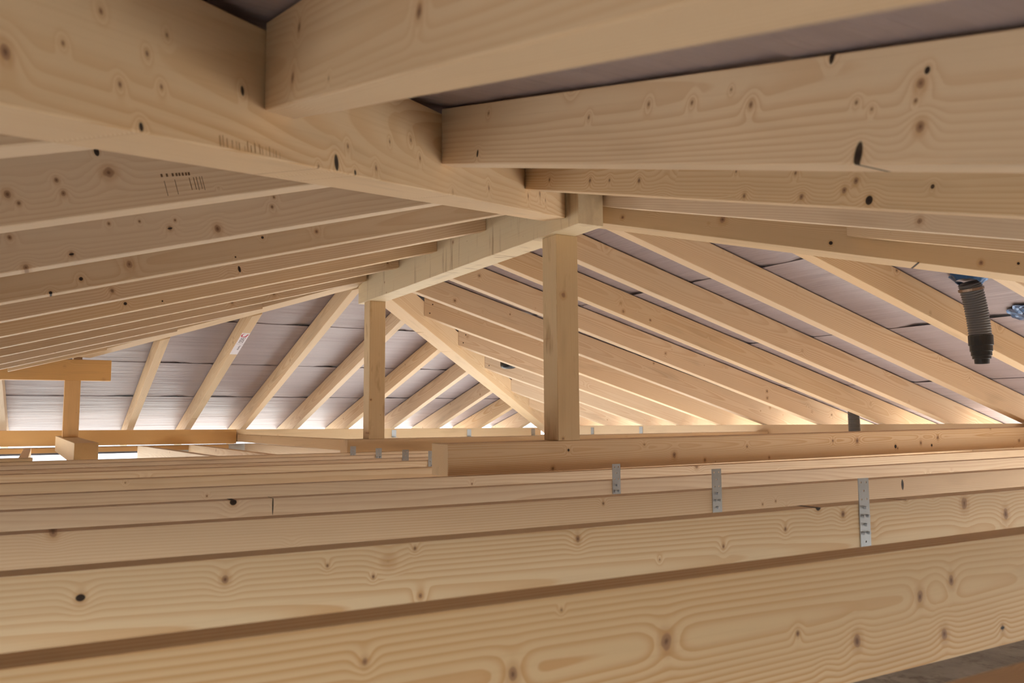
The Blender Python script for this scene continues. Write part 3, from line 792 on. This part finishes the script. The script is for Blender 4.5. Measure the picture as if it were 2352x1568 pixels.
def tape_patch(bm, cx, cy, rx, ry, hub, seed, lift):
    """crumpled foil: a disc on the slope, drawn up around a duct when hub > 0."""
    nr, ns = 9, 40; rows = []
    for i in range(nr + 1):
        t = i / nr; row = []
        for j in range(ns):
            a = 2 * math.pi * j / ns
            rad = hub + (1 - hub) * t
            wob = 1 + 0.22 * noise.noise(V((math.cos(a) * 2 + seed, math.sin(a) * 2, seed))) * t
            x = cx + rx * rad * wob * math.cos(a); y = cy + ry * rad * wob * math.sin(a)
            z = roofz(x) - 0.004 - lift * (1 - t) ** 2 - 0.016 * abs(noise.noise(V((x * 22, y * 22, seed)))) 
            row.append(bm.verts.new(M(x, y, z)))
        rows.append(row)
    for i in range(nr):
        for j in range(ns): bm.faces.new((rows[i][j], rows[i][(j + 1) % ns], rows[i + 1][(j + 1) % ns], rows[i + 1][j]))
    if hub < 0.05:
        pass
bm = bmesh.new(); tape_patch(bm, 4.648, 2.765, 0.100, 0.098, 0.66, 3.1, 0.034); bmesh.ops.recalc_face_normals(bm, faces=bm.faces)
tw = link('tape_collar', bm, M_TAPE, d1); tag(tw, 'crumpled blue foil tape')
md = tw.modifiers.new('thick', 'SOLIDIFY'); md.thickness = 0.002
bm = bmesh.new(); tape_patch(bm, 5.30, 2.77, 0.16, 0.12, 0.02, 8.4, 0.02); bmesh.ops.recalc_face_normals(bm, faces=bm.faces)
tp = link('tape_patch', bm, M_TAPE); tag(tp, 'crumpled blue foil tape patch stuck to the membrane at the right edge', 'tape')
md = tp.modifiers.new('thick', 'SOLIDIFY'); md.thickness = 0.002
duct('vent_duct', [M(6.89, 5.31, roofz(6.89) - 0.02), M(6.89, 5.31, 0.0), M(6.89, 5.31, -0.40)], 0.046, 'small dark corrugated duct far off, dropping behind the near girder', 0.010)
bm = lathe([(0.078, 0.10), (0.078, 0.012), (0.072, -0.004), (0.055, -0.014), (0.03, -0.019), (0.01, -0.020)])
tag(link('pipe_end', bm, M_BLACK, mw=Matrix.Translation(M(4.794, 8.45, 0.600)), smooth=True), 'dark rounded pipe end peeping out between two rafters', 'pipe')
bm = lathe([(0.074, 0.17), (0.074, 0.05)])
link('pipe', bm, M_BLACK, bpy.data.objects['pipe_end'], Matrix.Translation(M(4.794, 8.45, 0.600)), smooth=True)

# print and scuffs on two timbers: flat marks on their faces
def marks(name, owner, yf, quads, col, label):
    bm = bmesh.new()
    for (x0, z0, x1, z1) in quads:
        vs = [bm.verts.new(c) for c in ((x0, yf, z0), (x1, yf, z0), (x1, yf, z1), (x0, yf, z1))]; bm.faces.new(vs)
    o = link(name, bm, simple(name + '_ink', col, 0.7)); o.parent = owner; tag(o, label)
L2o = [o for o in C.objects if 'faint printed' in o.get('label', '')][0]
HIPo = [o for o in C.objects if 'thick pale hip' in o.get('label', '')][0]
random.seed(3)
yl = max(v.co.y for v in L2o.data.vertices) + 0.0006
qs = [(x, 0.056 + (x - 0.55) * 0.06, x + 0.004, 0.063 + (x - 0.55) * 0.06) for x in (0.572, 0.578, 0.585, 0.592, 0.598, 0.606, 0.618, 0.629)] + \
     [(x, 0.018 + 0.01 * random.random(), x + 0.0012, 0.052) for x in (0.548, 0.553, 0.560, 0.566, 0.575, 0.606, 0.628)]
marks('timber_stamp', L2o, yl, qs, (116, 86, 60), 'faded grey-brown printed stamp')
yh = max(v.co.y for v in HIPo.data.vertices) + 0.0006
qs = []
for k in range(17):
    x = 2.425 + k * 0.0098 + random.uniform(-0.002, 0.002); h_ = random.uniform(0.006, 0.016)
    qs.append((x, 0.0035, x + random.uniform(0.0008, 0.0022), 0.0035 + h_))
marks('scuff', HIPo, yh, qs, (178, 140, 96), 'brown scuff marks along the lower edge')

# sticker on the far-slope rafter, flat on its underside
rf = FR[3]
def uz(y):                                   # underside of that rafter at run position y (drawing units)
    x = FX[3]; v0 = XM - x - WR
    z0, z1 = ZF - s * v0, zfar(x) + 0.002
    return z0 + (z1 - z0) * (y - YB - v0) / (YP - YB - v0)
p0, p1 = M(FX[3] + WR / 2, 8.05, uz(8.05)), M(FX[3] + WR / 2, 8.64, uz(8.64))
dx_ = (p1 - p0).normalized(); dy_ = X.copy(); dz_ = dx_.cross(dy_)
o0 = p0 - X * (WR / 2 * S) + dz_ * 0.0006
smw = Matrix(((dx_.x, dy_.x, dz_.x, o0.x), (dx_.y, dy_.y, dz_.y, o0.y), (dx_.z, dy_.z, dz_.z, o0.z), (0, 0, 0, 1)))
SL, SW = (p1 - p0).length, WR * S
bm = bmesh.new(); box(bm, (0, 0.0015, 0), (SL, SW - 0.001, 0.0006))
stk = link('sticker', bm, M_PAPER, mw=smw)
tag(stk, 'white sticker with red swoosh and dark print on a far-slope rafter', 'sticker')
sw = [(.45, .03, .05), (.30, .035, .06), (.17, .08, .10), (.16, .135, .13), (.27, .165, .13), (.44, .165, .15), (.57, .165, .20), (.66, .175, .17), (.72, .13, .11), (.80, .075, .13), (.85, .06, .12), (.89, .055, .06)]
bm = bmesh.new(); prev = None; lv = []
for k, (a, b, wd) in enumerate(sw):
    pa, pb = sw[max(0, k - 1)], sw[min(len(sw) - 1, k + 1)]
    d = V(((pb[1] - pa[1]) * SL, (pb[0] - pa[0]) * SW, 0)).normalized(); nn = V((-d.y, d.x, 0)) * wd * 0.72 * SW
    c = V((b * SL, a * SW, 0.0009)); lv.append((bm.verts.new(c + nn), bm.verts.new(c - nn)))
for k in range(len(lv) - 1): bm.faces.new((lv[k][0], lv[k + 1][0], lv[k + 1][1], lv[k][1]))
link('red_swoosh', bm, M_RED, stk, smw)
def print_text(name, body, x, y, size, sxx):
    cu = bpy.data.curves.new(name, 'FONT'); cu.body = body; cu.size = size; cu.materials.append(M_INK); cu.extrude = 0.0002
    tmp = bpy.data.objects.new(name, cu); C.objects.link(tmp); bpy.context.view_layer.update()
    me = bpy.data.meshes.new_from_object(tmp.evaluated_get(bpy.context.evaluated_depsgraph_get()))
    bpy.data.objects.remove(tmp); bpy.data.curves.remove(cu)
    if not me.materials: me.materials.append(M_INK)
    o = bpy.data.objects.new(name, me); C.objects.link(o)
    o.matrix_world = smw @ Matrix.Translation((x, y, 0.0009)) @ Matrix.Diagonal((sxx, 1, 1, 1))
    o.parent = stk; o.matrix_parent_inverse = smw.inverted()
print_text('dark_print', 'EASSO', 0.205 * SL, 0.24 * SW, 0.050, 0.82)
print_text('small_print', 'home', 0.57 * SL, 0.56 * SW, 0.026, 1.7)
bm = bmesh.new(); box(bm, (0.497 * SL, 0.12 * SW, 0.0007), (0.502 * SL, 0.95 * SW, 0.0009)); link('print_rule', bm, M_INK, stk, smw)
